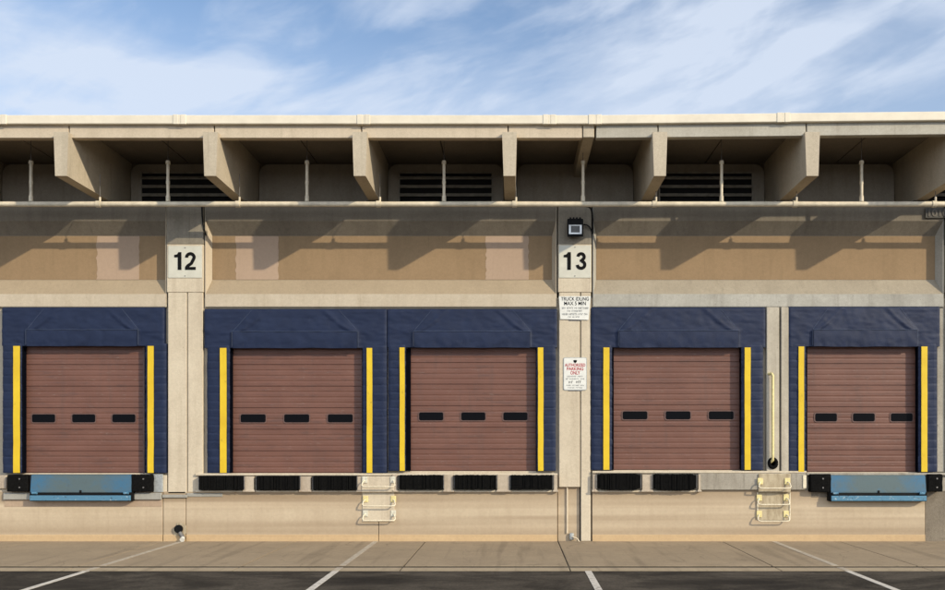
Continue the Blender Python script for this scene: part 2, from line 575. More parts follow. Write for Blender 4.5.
p_a = upper_panel(-187, 166.4, 'lip')
p_b = upper_panel(204.6, 556.8, 'lip')
p_c = upper_panel(592.6, 944, 'lip_grey')
upper_panel(981, 1333, 'lip_grey')
upper_panel(-519, -223, 'lip')
for px0, px1, par in ((97, 139.5, p_a), (236, 278.5, p_b), (486, 528.5, p_b)):
    mb = MB()
    x0, x1, z0, z1 = X(px0, CR), X(px1, CR), Z(280, CR) + 0.006, Z(236, CR) - 0.006
    n = 14
    rnd = random.Random(px0)
    lf = [(x0 + rnd.uniform(-.02, .02), z0 + (z1 - z0) * k / n) for k in range(n + 1)]
    rt = [(x1 + rnd.uniform(-.012, .012), z0 + (z1 - z0) * k / n) for k in range(n + 1)]
    mb.prism(rt + lf[::-1], CR - 0.0095, CR - 0.0065)
    mb.build('paint_patch', 'patch', par)


# ---- piers
def pier(px0, px1, split, foot_l, foot_r, y_base=0.035):
    p = MB().box(X(px0), X(px1), -0.03, 0.4, Z(292.5), Z(244.5), 0.012, 2).build('pier', 'cream', B)
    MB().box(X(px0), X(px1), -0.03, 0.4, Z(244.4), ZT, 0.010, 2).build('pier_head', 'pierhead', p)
    mb = MB()
    g = 0.45
    mb.box(X(px0) + 0.02, X(split - g), -0.02, 0.4, Z(foot_l), Z(292.5) - 0.001, 0.01)
    mb.box(X(split + g), X(px1) - 0.015, -0.02, 0.4, Z(foot_r), Z(292.5) - 0.001, 0.01)
    mb.build('pier_shaft', 'cream', p)
    MB().box(X(split - g), X(split + g), 0.05, 0.39, Z(max(foot_l, foot_r)) + .01, Z(294)).build('expansion_joint', 'dark', p)
    return p


pier(167.3, 203.8, 187.5, 493.5, 492)
pier(558, 591.4, 580.4, 487, 541)
pier(945.5, 980, 962, 492, 492)
pier(-222, -188, -205, 492, 492)
# dark joints beside the piers
for q in (166.85, 204.2, 557.4, 592.0, 944.75):
    part('pier_joint', 'dark', MB().box(X(q) - 0.02, X(q) + 0.02, 0.25, 0.41, ZB, ZT - 0.01))
# twin post between the two right-hand docks
mb = MB()
mb.box(X(766), X(778.6), -0.05, YW + 0.05, Z(477), ZLIP - 0.01, 0.01)
mb.box(X(780.3), X(787.6), -0.07, YW + 0.05, Z(474), ZLIP - 0.01, 0.01)
part('dividing_post', 'pale_post', mb)
part('post_joint', 'dark', MB().box(X(778.6), X(780.3), 0.055, YW + 0.04, Z(474), ZLIP - 0.02))
mb = MB().box(X(937.5), X(945.4), 0.03, YW + 0.05, Z(472), ZLIP - 0.02, 0.01)
part('end_post', 'grey', mb)

# ---- dock edges, ledges and base
ZG = 0.0
mb = MB()
mb.box(X(-520), X(167), 0.0, 0.4, Z(492), Z(475), 0.008)
part('dock_edge', 'cream', mb)
for a, b, f, mat in ((196.5, 557.4, 473.0, 'cream'), (592, 805.5, 470.6, 'cream'), (805.5, 1333, 472.6, 'grey')):
    mb = MB()
    mb.box(X(a), X(b), 0.0, 0.4, Z(491), Z(f + 2.5))
    mb.box(X(a), X(b), -0.075, 0.4, Z(f + 2.5) + 0.001, Z(f) - 0.004, 0.008)
    if a < 800:
        mb.box(X(a), X(min(b, 697)), -0.07, 0.4, Z(492.2), Z(490), 0.01)
    part('dock_edge', mat, mb)
mb = MB().box(X(697.5), X(805), -0.085, 0.3, Z(489.6), Z(473.2), 0.012, 2)
part('grey_beam', 'grey', mb)
mb = MB().box(X(801.5), X(805), -0.10, -0.086, Z(488), Z(475), 0.004)
part('corner_angle', 'rung', mb)
for a, b in ((245, 255.3), (301, 312), (358, 362.5), (393, 397.8), (444.3, 453.2), (497.4, 509.6), (553.6, 557), (592.4, 596.0), (641.5, 651.5), (697.3, 699.5)):
    mb = MB()
    zt = Z((473 if b < 370 else 471) + 3.2)
    x0, x1 = X(a), X(b)
    mb.prism([(x0, Z(490.4)), (x1, Z(490.4)), (x1, zt), (x0, zt)], -0.10, 0.02)
    mb.box(x0 - 0.02, x1 + 0.02, -0.115, 0.0, Z(491.6), Z(489.6), 0.008)
    bmesh.ops.bevel(mb.bm, geom=mb.bm.edges[:8], offset=0.006, segments=1, affect='EDGES')
    part('edge_post', 'post', mb)
# left corner block and grey insert under the first dock
part('corner_block', 'post', MB().box(X(-10), X(8), -0.06, 0.1, Z(488.5), Z(475), 0.012))
part('insert_block', 'galv', MB().box(X(154), X(163.5), -0.04, 0.05, Z(492), Z(474), 0.006))
# base wall
YB = -0.02
mb = MB()
for a, b in ((-222, 162.6), (163.4, 185.6), (186.2, 378.3), (378.9, 557.2)):
    mb.box(X(a, YB), X(b, YB), YB, 0.4, -0.05, Z(491.5), 0.006)
part('base_wall', 'base', mb)
mb = MB()
mb.box(X(592.2, YB), X(925, YB), YB, 0.4, -0.05, Z(490), 0.006)
mb.box(X(558.0), X(579.8), 0.05, 0.4, -0.05, Z(487.2), 0.004)
part('base_wall', 'base', mb)
part('base_joint', 'dark', MB().box(X(150), X(586), 0.075, 0.41, -0.04, 1.0))
mb = MB()
for a, b in ((-222, 162.6), (163.4, 185.6), (186.2, 378.3), (378.9, 557.2), (592.2, 925)):
    mb.box(X(a, YB), X(b, YB), YB - 0.012, YB + 0.05, -0.04, Z(534.5), 0.005)
part('plinth', 'plinth', mb)
part('rough_base', 'rough', MB().box(X(925.1), X(1333), 0.01, 0.4, -0.05, Z(489), 0.01))
part('rough_base', 'rough', MB().box(X(-520), X(-222.5), 0.01, 0.4, -0.05, Z(489), 0.01))
mb = MB()
mb.box(X(5), X(162.6), -0.075, 0.05, Z(499.5), Z(492.6), 0.012)
mb.box(X(163.3), X(188), -0.055, 0.05, Z(497.5), Z(494.5), 0.006)
mb.box(X(187.5), X(223), -0.035, 0.05, Z(496.5), Z(493.0), 0.006)
part('ledge', 'ledge', mb)
part('stain_band', 'redband', MB().box(X(5), X(162.4), YB - 0.006, 0.05, Z(506.5), Z(499.7)))
part('rough_patch', 'rough', MB().box(X(811), X(832), YB - 0.008, 0.03, Z(497), Z(490)))

# ---- roof: ledge, set-back wall, soffit, tee stems, fascia, coping
ZSOF = Z(163, 1.0)
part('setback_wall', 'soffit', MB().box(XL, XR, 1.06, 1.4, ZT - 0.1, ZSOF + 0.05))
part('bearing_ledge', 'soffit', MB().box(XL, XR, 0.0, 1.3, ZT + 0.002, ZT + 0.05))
mb = MB()
cent = [-535.5, -386.5, -237.5, -88, 61, 210.2, 359.7, 509.5, 660, 812.5, 963, 1113, 1263]
YF = -1.64
sf = S * D / (D + YF)
CX = [(c - VX) / sf for c in cent]
mids = [(a + b) / 2 for a, b in zip(CX, CX[1:])]
xs = [XL - 0.2] + mids + [XR + 0.2]
for i, (a, b) in enumerate(zip(xs, xs[1:])):
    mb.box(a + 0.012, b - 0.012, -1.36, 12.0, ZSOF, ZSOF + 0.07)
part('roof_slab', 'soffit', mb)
part('roof_deck', 'dark', MB().box(XL - 0.15, XR + 0.15, -1.3, 11.9, ZSOF + 0.071, ZSOF + 0.085))
ZST = Z(200, 0.0)
for i, cx in enumerate(CX):
    mb = MB()
    wt, wb = 0.148, 0.112
    z1, z0 = ZSOF - 0.001, ZST
    zf = Z(132, YF)

    def rect(y, zt, zb):
        f = (zt - z0) / (z1 - z0)
        w = wb + (wt - wb) * f
        return [mb.bm.verts.new(p) for p in ((cx - wb, y, zb), (cx + wb, y, zb), (cx + w, y, zt), (cx - w, y, zt))]
    r0 = rect(YF, zf, z0)
    r1 = rect(-1.50, zf, z0)
    r2 = rect(-1.40, z1, z0)
    r3 = rect(1.055, z1, z0)
    for p, q in ((r0, r1), (r1, r2), (r2, r3)):
        for k in range(4):
            l = (k + 1) % 4
            mb.bm.faces.new((p[k], p[l], q[l], q[k]))
    mb.bm.faces.new(r0)
    mb.bm.faces.new(r3[::-1])
    es = [e for e in mb.bm.edges if len(e.link_faces) == 2 and e.calc_face_angle(0) > 0.6]
    bmesh.ops.bevel(mb.bm, geom=es, offset=0.014, segments=2, affect='EDGES')
    st = part('roof_rib', 'tee', mb, smooth=30)
    MB().box(cx - 0.16, cx + 0.16, 0.04, 0.5, ZT + 0.052, ZST - 0.002).build('bearing_pad', 'pad', st)
# the shallow beam at the building joint
xb0, xb1 = X(583, -1.53), X(594.2, -1.53)
part('joint_beam', 'tee', MB().box(xb0, xb1, -1.53, 1.05, Z(138, -1.5), ZSOF - 0.001, 0.01))


def tilt(x):
    return max(0.0, x - X(596, -1.5)) * 0.0105


def sheared(mb, x0, x1, y0, y1, z0, z1, bevel=0.006):
    n0 = len(mb.bm.verts)
    mb.box(x0, x1, y0, y1, z0, z1, bevel)
    mb.bm.verts.ensure_lookup_table()
    for v in list(mb.bm.verts)[n0:]:
        v.co.z += tilt(v.co.x)


fj = [-88, -386, -237, -88, 69, 214.3, 361.5, 508, 582.6, 595.6, 658, 806.3, 960, 1110, 1333]
fx = [X(q, -1.52) for q in fj]
fx[0] = XL - 0.2
fx[-1] = XR + 0.2
for i, (a, b) in enumerate(zip(fx, fx[1:])):
    if fj[i] == 582.6:
        continue   # the joint beam shows its own end here
    mb = MB()
    sheared(mb, a + 0.012, b - 0.012, -1.52, -1.37, Z(138, -1.52), Z(118, -1.52))
    part('fascia', 'fascia' if b < X(597) else 'fascia_grey', mb)
cj = [-222, -186, 0, 179.5, 363.5, 549.5, 595, 783.5, 970, 1155, 1333]
cxs = [X(q, -1.6) for q in cj]
cxs[0], cxs[-1] = XL - 0.25, XR + 0.25
for a, b in zip(cxs, cxs[1:]):
    mb = MB()
    sheared(mb, a + 0.002, b - 0.002, -1.60, -1.30, Z(124, -1.6), Z(115, -1.6), 0.012)
    part('coping', 'coping', mb)
for q in cj[1:-1]:
    x = X(q, -1.6)
    mb = MB()
    sheared(mb, x - 0.125, x - 0.02, -1.612, -1.29, Z(124.4, -1.6), Z(114.6, -1.6), 0.008)
    sheared(mb, x + 0.02, x + 0.125, -1.612, -1.29, Z(124.4, -1.6), Z(114.6, -1.6), 0.008)
    sheared(mb, x - 0.02, x + 0.02, -1.606, -1.29, Z(124.2, -1.6), Z(114.8, -1.6), 0.004)
    part('coping_joint', 'coping', mb)

# infill panels and louvre vents between the ribs
VENTS = (0, 2, 4, 6, 8, 10)
for i, (a, b) in enumerate(zip(CX, CX[1:])):
    x0, x1 = a + 0.15, b - 0.15
    mb = MB()
    zt, zb = ZSOF - 0.03, ZT + 0.052
    ol = rrect(x0, x1, zb, zt, 0.22, 8, True)
    mb.prism(ol, 0.99, 1.058)
    p = part('infill_panel', 'infill', mb)
    if i in VENTS:
        xm = (x0 + x1) / 2
        w = 1.0
        z1 = Z(173.5, 0.97)
        z0 = zb + 0.005
        mb = MB()
        mb.box(xm - w, xm + w, 0.984, 0.989, z0, z1)
        v = mb.build('louver_vent', 'dark', p)
        mb = MB()
        mb.box(xm - w - 0.03, xm - w, 0.95, 0.988, z0, z1 + .03)
        mb.box(xm + w, xm + w + 0.03, 0.95, 0.988, z0, z1 + .03)
        mb.box(xm - w, xm + w, 0.95, 0.988, z1, z1 + .03)
        k = 5
        for j in range(k):
            zc = z0 + (z1 - z0) * (j + 0.45) / k
            mb.prism([(0.90, zc - 0.035), (0.91, zc - 0.045), (0.982, zc + 0.03), (0.972, zc + 0.038)], xm - w, xm + w, 'x')
        mb.build('louver_vent_slats', 'grille', p)
mb = MB()
for s in (XL - 0.1, XR - 0.2):
    mb.box(s, s + 0.3, 0.41, 11.9, -0.05, ZSOF - 0.01)
mb.box(XL, XR, 11.6, 11.9, -0.05, ZSOF - 0.01)
part('end_wall', 'lip', mb)

# ---- dock doors
SEC = 0.448
for k in DOCKS:
    x0, x1 = X(k['d'][0], YW), X(k['d'][1], YW)
    zb = Z(k['f'] + 0.6)
    zt = Z(k['b'] - 6)
    yd = YW + 0.03
    prof = [(yd, zb)]
    z = zb
    joint0 = zb + 0.012
    # bottom rubber then ribbed sections
    s = 0
    prof += [(yd, joint0)]
    z = joint0
    while z < zt:
        win = (s == 2)
        prof += [(yd + 0.015, z + 0.001), (yd + 0.015, z + 0.009), (yd, z + 0.018)]
        for r in range(1, 4):
            zz = z + SEC * r / 4
            prof += [(yd, zz - 0.026), (yd + 0.005, zz - 0.009), (yd + 0.005, zz + 0.007), (yd, zz + 0.024)]
        prof += [(yd, z + SEC - 0.004)]
        z += SEC
        s += 1
    prof = [(y, zz) for y, zz in prof if zz <= zt + 0.1]
    mb = MB()
    a = [mb.bm.verts.new((x0, y, zz)) for y, zz in prof]
    b = [mb.bm.verts.new((x1, y, zz)) for y, zz in prof]
    for q in range(len(prof) - 1):
        mb.bm.faces.new((a[q], b[q], b[q + 1], a[q + 1]))
    mb.box(x0, x1, yd + 0.03, yd + 0.06, zb, zt)
    door = part('dock_door', 'door', mb)
    w = x1 - x0
    zc = Z(k['f'] + 0.6) + 0.012 + SEC * 2 + SEC * 0.53
    for q in (0.172, 0.5, 0.828):
        xc = x0 + w * q
        hw, hh = w * 0.094, 0.083
        mb = MB()
        mb.prism(rrect(xc - hw - 0.022, xc + hw + 0.022, zc - hh - 0.022, zc + hh + 0.022, 0.05), yd - 0.010, yd + 0.02)
        r = mb.build('door_window', 'rim', door)
        mb = MB()
        mb.prism(rrect(xc - hw, xc + hw, zc - hh, zc + hh, 0.035), yd - 0.0125, yd - 0.009)
        mb.build('door_window_glass', 'glass', door)
    # floor strip behind the seal, door track
    MB().box(x1 - 0.03, x1, yd - 0.03, yd - 0.012, zb, Z(k['b'])).build('door_track', 'rim', door)
    MB().box(x0, x0 + 0.02, yd - 0.03, yd - 0.012, zb, Z(k['b'])).build('door_track', 'rim', door)

# ------------------------------------------------------------------ dock seals
SEAL_LABELS = [
    'navy dock seal left of the 12 pier, around the door above the left blue leveler',
    'navy dock seal immediately right of the 12 pier',
    'navy dock seal immediately left of the 13 pier',
    'navy dock seal immediately right of the 13 pier',
    'navy dock seal right of the pale grab bar, above the right blue leveler',
]
for idx, k in enumerate(DOCKS):
    hx0, hx1 = X(k['h'][0]), X(k['h'][1])
    zt, zb, zf = Z(k['t']), Z(k['b'], -0.1), Z(k['f'])
    root = thing('dock_seal', ((hx0 + hx1) / 2, 0, zf), SEAL_LABELS[idx], 'dock seal', 'dock seals around the doors')
    W, H = hx1 - hx0, zt - zb
    u0, u1 = 0.155, 0.845          # flap ends
    vf = 0.41                      # flap seam height (0 bottom)
    rs = idx * 7.3

    def depth(u, v):
        d = 0.118
        if v > vf:
            t = (v - vf) / (1 - vf)
            a0, a1 = u0 + 0.13 * t, u1 - 0.13 * t
        else:
            t = 0
            a0, a1 = u0, u1
        inside = min(u - a0, a1 - u)
        m = max(0.0, min(1.0, inside / 0.012 + 0.5))
        d += m * (0.020 - 0.024 * t)
        # slack fold running from flap corner to the top
        for c0, c1 in ((u0 + 0.03, u0 + 0.20), (u1 - 0.03, u1 - 0.20)):
            if v > vf:
                c = c0 + (c1 - c0) * t ** 0.8
                d += 0.018 * math.exp(-((u - c) / 0.016) ** 2) * (0.4 + 0.6 * (1 - t))
                d -= 0.007 * math.exp(-((u - c - (0.03 if c0 < 0.5 else -0.03)) / 0.02) ** 2) * (1 - t * 0.5)
        if m < 0.5:
            for q in (0.32, 0.60, 0.86):
                d -= 0.006 * math.exp(-((v - q) / 0.022) ** 2) * (0.6 + noise.noise(Vector((u * 20 + rs, q * 9, 3))))
        d += 0.009 * noise.noise(Vector((u * 9 + rs, v * 4, 0.3))) + 0.006 * noise.noise(Vector((u * 26 + rs, v * 11, 1.3))) + 0.010 * abs(noise.noise(Vector((u * 15 + v * 5 + rs, v * 7 - u * 6, 6.3)))) * (0.4 + 0.6 * (1 - t))
        e = min(u, 1 - u) * W
        d -= 0.015 * max(0, 1 - e / 0.03) ** 2
        d -= 0.030 * max(0, 1 - (1 - v) * H / 0.04) ** 2
        return d
    mb = MB()
    nu, nv = 110, 34
    vs = mb.grid(nu, nv, lambda u, v: (hx0 + u * W, YW - depth(u, v), zb + v * H))
    bm = mb.bm
    loop = [vs[0][i] for i in range(nu + 1)] + [vs[j][nu] for j in range(1, nv + 1)] + [vs[nv][i] for i in range(nu - 1, -1, -1)] + [vs[j][0] for j in range(nv - 1, 0, -1)]
    back = [bm.verts.new((v.co.x, YW - 0.002, v.co.z)) for v in loop]
    n = len(loop)
    for i in range(n):
        j = (i + 1) % n
        bm.faces.new((loop[i], loop[j], back[j], back[i]))
    hp = mb.build('header_pad', 'navy', root, smooth=60)
    # flap with piping
    fx0, fx1 = hx0 + u0 * W + 0.02, hx0 + u1 * W - 0.02
    fz = zb + vf * H
    mb = MB()
    fl = fz - zb + 0.01

    def flap(u, v):
        y = YW - 0.160 - 0.008 * math.sin(v * 3.1) + 0.010 * noise.noise(Vector((u * 12 + rs, v * 2.2, 4.1)))
        y += 0.008 * noise.noise(Vector((u * 30, v * 6 + rs, 2.1))) * (1 - v)
        return (fx0 + u * (fx1 - fx0), y, fz - (1 - v) * fl + (1 - v) * 0.012 * noise.noise(Vector((u * 5 + rs, 3, 1))))
    mb.sheet(70, 10, flap, 0.012)
    mb.build('header_flap', 'navy', hp, smooth=60)
    mb = MB()
    mb.tube([(fx0 - 0.02 + (fx1 - fx0 + 0.04) * t / 16, YW - 0.164 + 0.004 * noise.noise(Vector((t * .9, rs, 0))), fz + 0.006 * noise.noise(Vector((t * .7, rs, 5)))) for t in range(17)], 0.008, 8)
    for xx in (fx0 - 0.02, fx1 + 0.02):
        mb.tube([(xx, YW - 0.160, fz), (xx, YW - 0.157, zb + 0.02)], 0.006, 6)
    for a0, a1 in ((u0 + 0.005, u0 + 0.105), (u1 - 0.005, u1 - 0.105)):
        mb.tube([(hx0 + (a0 + (a1 - a0) * t / 12) * W, YW - depth(a0 + (a1 - a0) * t / 12, vf + 0.03 + (0.93 - vf) * t / 12) - 0.001, zb + (vf + 0.03 + (0.93 - vf) * t / 12) * H) for t in range(13)], 0.005, 6)
    mb.build('flap_piping', 'piping', hp, smooth=60)
    for side, q in (('L', k['L']), ('R', k['R'])):
        a, ya, yb_, b = [X(p, -0.1) for p in q]
        ztp = zb + 0.05
        zbp = zf + 0.004
        nz = int((ztp - zbp) / 0.16)

        def paddepth(u, v):
            f = (v * nz) % 1.0
            d = 0.125 + (0.004 + 0.005 * noise.noise(Vector((int(v * nz) * 1.7, rs, 4.0)))) * f - (0.005 if f < 0.1 else 0)
            d += 0.009 * noise.noise(Vector((u * 2.5 + rs, v * 17, 2.0 if side == 'L' else 7.0)))
            e = min(u, 1 - u) * (b - a)
            return d - 0.02 * max(0, 1 - e / 0.025) ** 2
        mb = MB()
        bm = mb.bm
        nu2, nv2 = 10, nz * 8
        vs = mb.grid(nu2, nv2, lambda u, v: (a + u * (b - a) + 0.006 * noise.noise(Vector((v * 9, rs, u))), YW - paddepth(u, v), zbp + v * (ztp - zbp)))
        loop = [vs[0][i] for i in range(nu2 + 1)] + [vs[j][nu2] for j in range(1, nv2 + 1)] + [vs[nv2][i] for i in range(nu2 - 1, -1, -1)] + [vs[j][0] for j in range(nv2 - 1, 0, -1)]
        back = [bm.verts.new((v.co.x, YW - 0.003, v.co.z)) for v in loop]
        n = len(loop)
        for i in range(n):
            j = (i + 1) % n
            bm.faces.new((loop[i], loop[j], back[j], back[i]))
        sp = mb.build('side_pad', 'navy', root, smooth=40)
        mb = MB()
        seg = 24

        def stripe(u, v):
            return (ya + u * (yb_ - ya) + 0.004 * noise.noise(Vector((v * 6, rs, 9))), YW - 0.147 - 0.004 * noise.noise(Vector((v * 20, rs, 3))), zbp + 0.004 + v * (ztp - 0.06 - zbp))
        mb.sheet(2, 40, stripe, 0.014)
        mb.build('yellow_stripe', 'yellow', sp, smooth=40)
        # near-black strip that paints shade onto the pad face towards the doorway
        mb = MB()
        xi = b if side == 'L' else a
        mb.box(xi - 0.004, xi + 0.010 if side == 'L' else xi + 0.004, YW - 0.11, YW - 0.006, zbp, ztp - 0.06) if side == 'L' else mb.box(xi - 0.010, xi + 0.004, YW - 0.11, YW - 0.006, zbp, ztp - 0.06)
        if side == 'L':
            mb.box(xi + 0.011, max(X(k['d'][0]) + 0.03, xi + 0.03), YW - 0.03, YW - 0.004, zbp, ztp - 0.06)
        mb.build('pad_shade_strip', 'pad_shade', sp)


# ------------------------------------------------------------------ dock bumpers
def bumper_laminated(px0, px1, py0, py1, label, seed, round_end=False):
    y1 = -0.002
    x0, x1 = X(px0, -0.12), X(px1, -0.12)
    z0, z1 = Z(py1, -0.12), Z(py0, -0.12)
    root = thing('dock_bumper', ((x0 + x1) / 2, 0, z0), label, 'bumper', 'dock bumpers')
    rnd = random.Random(seed)
    n = int((x1 - x0) / 0.022)
    mb = MB()
    for i in range(n):
        a = x0 + 0.02 + (x1 - x0 - 0.04) * i / n
        b = x0 + 0.02 + (x1 - x0 - 0.04) * (i + 1) / n - 0.002
        s = min(i, n - 1 - i)
        c = 0.03 * max(0, 1 - s / 3.0) if round_end else 0.0
        mb.box(a, b, -0.155 + rnd.uniform(-.012, .012) + c, y1, z0 + rnd.uniform(0, .014) + c * 0.6 - (0.025 * math.sin(math.pi * i / n) if round_end else 0), z1 - rnd.uniform(0, .012) - c * 0.8, 0.003)
    mb.build('rubber_laminate', 'rubber', root)
    for a in (x0, x1 - 0.014):
        MB().box(a, a + 0.014, -0.13, y1, z0 + 0.02, z1 - 0.012, 0.002).build('end_plate', 'steel', root)
    mb = MB()
    for t in (0.3, 0.68):
        z = z0 + (z1 - z0) * t
        mb.tube([(x0 - 0.012, -0.07, z), (x1 + 0.012, -0.07, z)], 0.010, 8)
    mb.build('tie_rod', 'steel', root)
    return root


def bumper_block(px0, px1, py0, py1, label, seed):
    x0, x1 = X(px0, -0.12), X(px1, -0.12)
    z0, z1 = Z(py1, -0.12), Z(py0, -0.12)
    root = thing('dock_bumper', ((x0 + x1) / 2, 0, z0), label, 'bumper', 'dock bumpers')
    mb = MB()
    rnd = random.Random(seed)
    mb.box(x0, x1, -0.16, -0.002, z0, z1, 0.02, 3)
    bmesh.ops.subdivide_edges(mb.bm, edges=mb.bm.edges[:], cuts=3, use_grid_fill=True)
    for v in mb.bm.verts:
        if v.co.y < -0.01:
            v.co += Vector((noise.noise(v.co * 12 + Vector((seed, 0, 0))), noise.noise(v.co * 10), noise.noise(v.co * 11 + Vector((0, seed, 0))))) * 0.012
    mb.build('rubber_block', 'rubber', root, smooth=40)
    for t in (0.25, 0.75):
        z = z0 + (z1 - z0) * t
        MB().tube([((x0 * .4 + x1 * .6), -0.150, z), ((x0 * .4 + x1 * .6), -0.171, z)], 0.018, 6).build('bolt', 'steel', root)


bumper_block(8, 29, 474.5, 491.5, 'worn black rubber block left of the left blue leveler', 1)
bumper_block(132, 152.5, 474.5, 491.5, 'worn black rubber block right of the left blue leveler', 2)
bumper_block(810, 830.5, 474, 492, 'bolted black rubber block left of the right blue leveler', 3)
bumper_block(927, 942, 474, 491.5, 'bolted black rubber block right of the right blue leveler', 4)
for i, (a, b, lab) in enumerate((
        (198.5, 244.5, 'long black bumper nearest the 12 pier, first right of it'),
        (256, 300.5, 'long black bumper second right of the 12 pier, under the door middle'),
        (312.5, 357.5, 'long black bumper just left of the beige rung ladder'),
        (398.5, 444, 'long black bumper just right of the beige rung ladder'),
        (453.8, 497, 'long black bumper second left of the 13 pier, under the door middle'),
        (510, 553.2, 'long black bumper nearest the 13 pier on its left side'))):
    bumper_laminated(a, b, 475.6 if i < 3 else 474.6, 490.3 if i < 3 else 489.6, lab, i + 10)
bumper_laminated(596.3, 641.2, 473.6, 489.2, 'black laminated bumper immediately right of the 13 pier', 30, True)
bumper_laminated(652, 697, 474.0, 489.6, 'sagging round-ended black bumper beside the long grey beam', 31, True)


# ------------------------------------------------------------------ levelers
def leveler(px0, px1, py0, py1, label):
    y = -0.17
    x0, x1, z1 = X(px0, y), X(px1, y), Z(py0, y)
    zh, z0 = Z(py1 - 9.0, y), Z(py1, y)
    root = thing('dock_leveler', ((x0 + x1) / 2, 0, z0), label, 'dock leveler', 'blue dock levelers')
    mb = MB()
    mb.prism([(-0.145, z1), (-0.01, z1 + 0.012), (-0.01, zh - .02), (-0.175, zh - .02), (-0.175, zh + 0.012)], x0, x1, 'x')
    bmesh.ops.bevel(mb.bm, geom=[e for e in mb.bm.edges], offset=0.006, segments=2, affect='EDGES')
    mb.build('ramp_plate', 'blue', root)
    MB().box(x0 - 0.012, x1 + 0.012, -0.165, -0.02, z0 - 0.012, zh - 0.021).build('hinge_recess', 'housing', root)
    mb = MB()
    mb.box(x0, x1, -0.205, -0.166, z0, zh - 0.078, 0.008, 2)
    lp = mb.build('lip_plate', 'lipblue', root)
    for t in (0.045, 0.955):
        x = x0 + (x1 - x0) * t
        MB().tube([(x - 0.05, -0.19, zh - 0.03), (x + 0.05, -0.19, zh - 0.03)], 0.026, 10).build('hinge_lug', 'lipblue', root, smooth=40)
    mb = MB()
    for xx in (x0 - 0.03, x1 + 0.006):
        mb.box(xx, xx + 0.024, -0.15, -0.005, z0 + 0.0, z1 + 0.01, 0.004)
    mb.build('side_frame', 'housing', root)
    MB().box((x0 + x1) / 2 - 0.02, (x0 + x1) / 2 + 0.02, -0.19, -0.168, zh - 0.02, zh + 0.03, 0.006).build('latch_tab', 'housing', root)


leveler(30.5, 131, 475, 500.5, 'worn blue steel dock leveler under the leftmost brown door')
leveler(831, 926, 475.5, 500.8, 'worn blue steel dock leveler under the rightmost brown door')


# ------------------------------------------------------------------ ladders
def ladder(px0, px1, pys, label, yellow, backing, backmat):
    y0 = YB
    root = thing('rung_ladder', ((X(px0) + X(px1)) / 2, y0, Z(max(pys) + 4)), label, 'ladder', 'rung ladders on the dock wall')
    bx0, bx1, by0, by1 = backing
    # pad of concrete that the rungs are set in, following the dock edge and the base wall
    mb = MB()
    mb.box(X(bx0), X(bx1), -0.115, 0.0, Z(491.8), Z(by0), 0.01)
    mb.box(X(bx0), X(bx1), YB - 0.016, 0.0, Z(by1), Z(491.9), 0.006)
    mb.build('backing_pad', backmat, root)
    xa, xb = X(px0 + 3, -0.1), X(px1 - 3, -0.1)
    for i, py in enumerate(pys):
        wall = -0.117 if py < 491 else YB - 0.018
        z = Z(py, -0.1)
        zd = z - 0.125
        out = wall - 0.10
        mb = MB()
        mb.tube([(xa, wall, z), (xa - 0.03, wall - 0.06, z - 0.03), (xa - 0.05, out + 0.02, zd + 0.03), (xa - 0.03, out, zd), (xa + 0.03, out - 0.005, zd - 0.005), (xb - 0.03, out - 0.005, zd - 0.005), (xb + 0.03, out, zd), (xb + 0.05, out + 0.02, zd + 0.03), (xb + 0.03, wall - 0.06, z - 0.03), (xb, wall, z)], 0.0135, 8)
        r = mb.build('rung', 'rung', root, smooth=50)
        for x in (xa, xb):
            MB().box(x - 0.055, x + 0.055, wall - 0.014, wall + 0.004, z - 0.06, z + 0.075, 0.01, 2).build('mounting_plate', 'rail' if yellow or i == 1 else 'pale', r)
    return root


ladder(362, 396, (480, 499.5, 514), 'three-rung step ladder on beige concrete between two long bumpers', False, (362.5, 394.5, 476.0, 521.5), 'cream')
lb = ladder(757, 790, (481.5, 498, 514.5), 'three-rung step ladder with yellow plates on rust-stained concrete below the grab bar', True, (757, 789, 473.5, 520), 'rust')
for px in (757, 789.3):
    MB().box(X(px) - 0.012, X(px) + 0.012, YB - 0.03, YB - 0.015, Z(519), Z(492.2), 0.004).build('edge_trim', 'rung', lb)

# grab bar over the right ladder
x, y = X(772.8, -0.12), -0.12
gb = thing('grab_bar', (x, 0, Z(470)), 'pale yellow vertical grab bar with a dark ring on the narrow grey post', 'grab bar')
mb = MB()
mb.tube([(X(766.5), 0.0, Z(374.0)), (X(770), -0.10, Z(373.6, -.1)), (x - 0.02, y, Z(373.8, y)), (x, y, Z(375.5, y)), (x, y, Z(455, y)), (x, y, Z(460, y)), (x - 0.02, -0.06, Z(462)), (x - 0.03, 0.0, Z(462))], 0.027, 12)
mb.build('rail', 'rail', gb, smooth=50)
mb = MB()
for py in (374, 456):
    mb.box(X(766.0), X(771.5), -0.012, 0.0, Z(py + 2.5), Z(py - 2.5), 0.004)
mb.build('bracket', 'rail', gb)
mb = MB()
cz = Z(463.0)
pts = [(X(772) + 0.075 * math.cos(a), -0.06, cz + 0.09 * math.sin(a)) for a in [2 * math.pi * q / 20 for q in range(21)]]
mb.tube(pts, 0.036, 10, cap=False)
mb.build('rubber_ring', 'rubber', gb, smooth=60)
mb = MB()
mb.tube([(X(772.4), -0.012, cz), (X(772.4), -0.05, cz)], 0.055, 14)
mb.build('socket', 'housing', gb, smooth=50)

# ------------------------------------------------------------------ signs
yS = -0.030


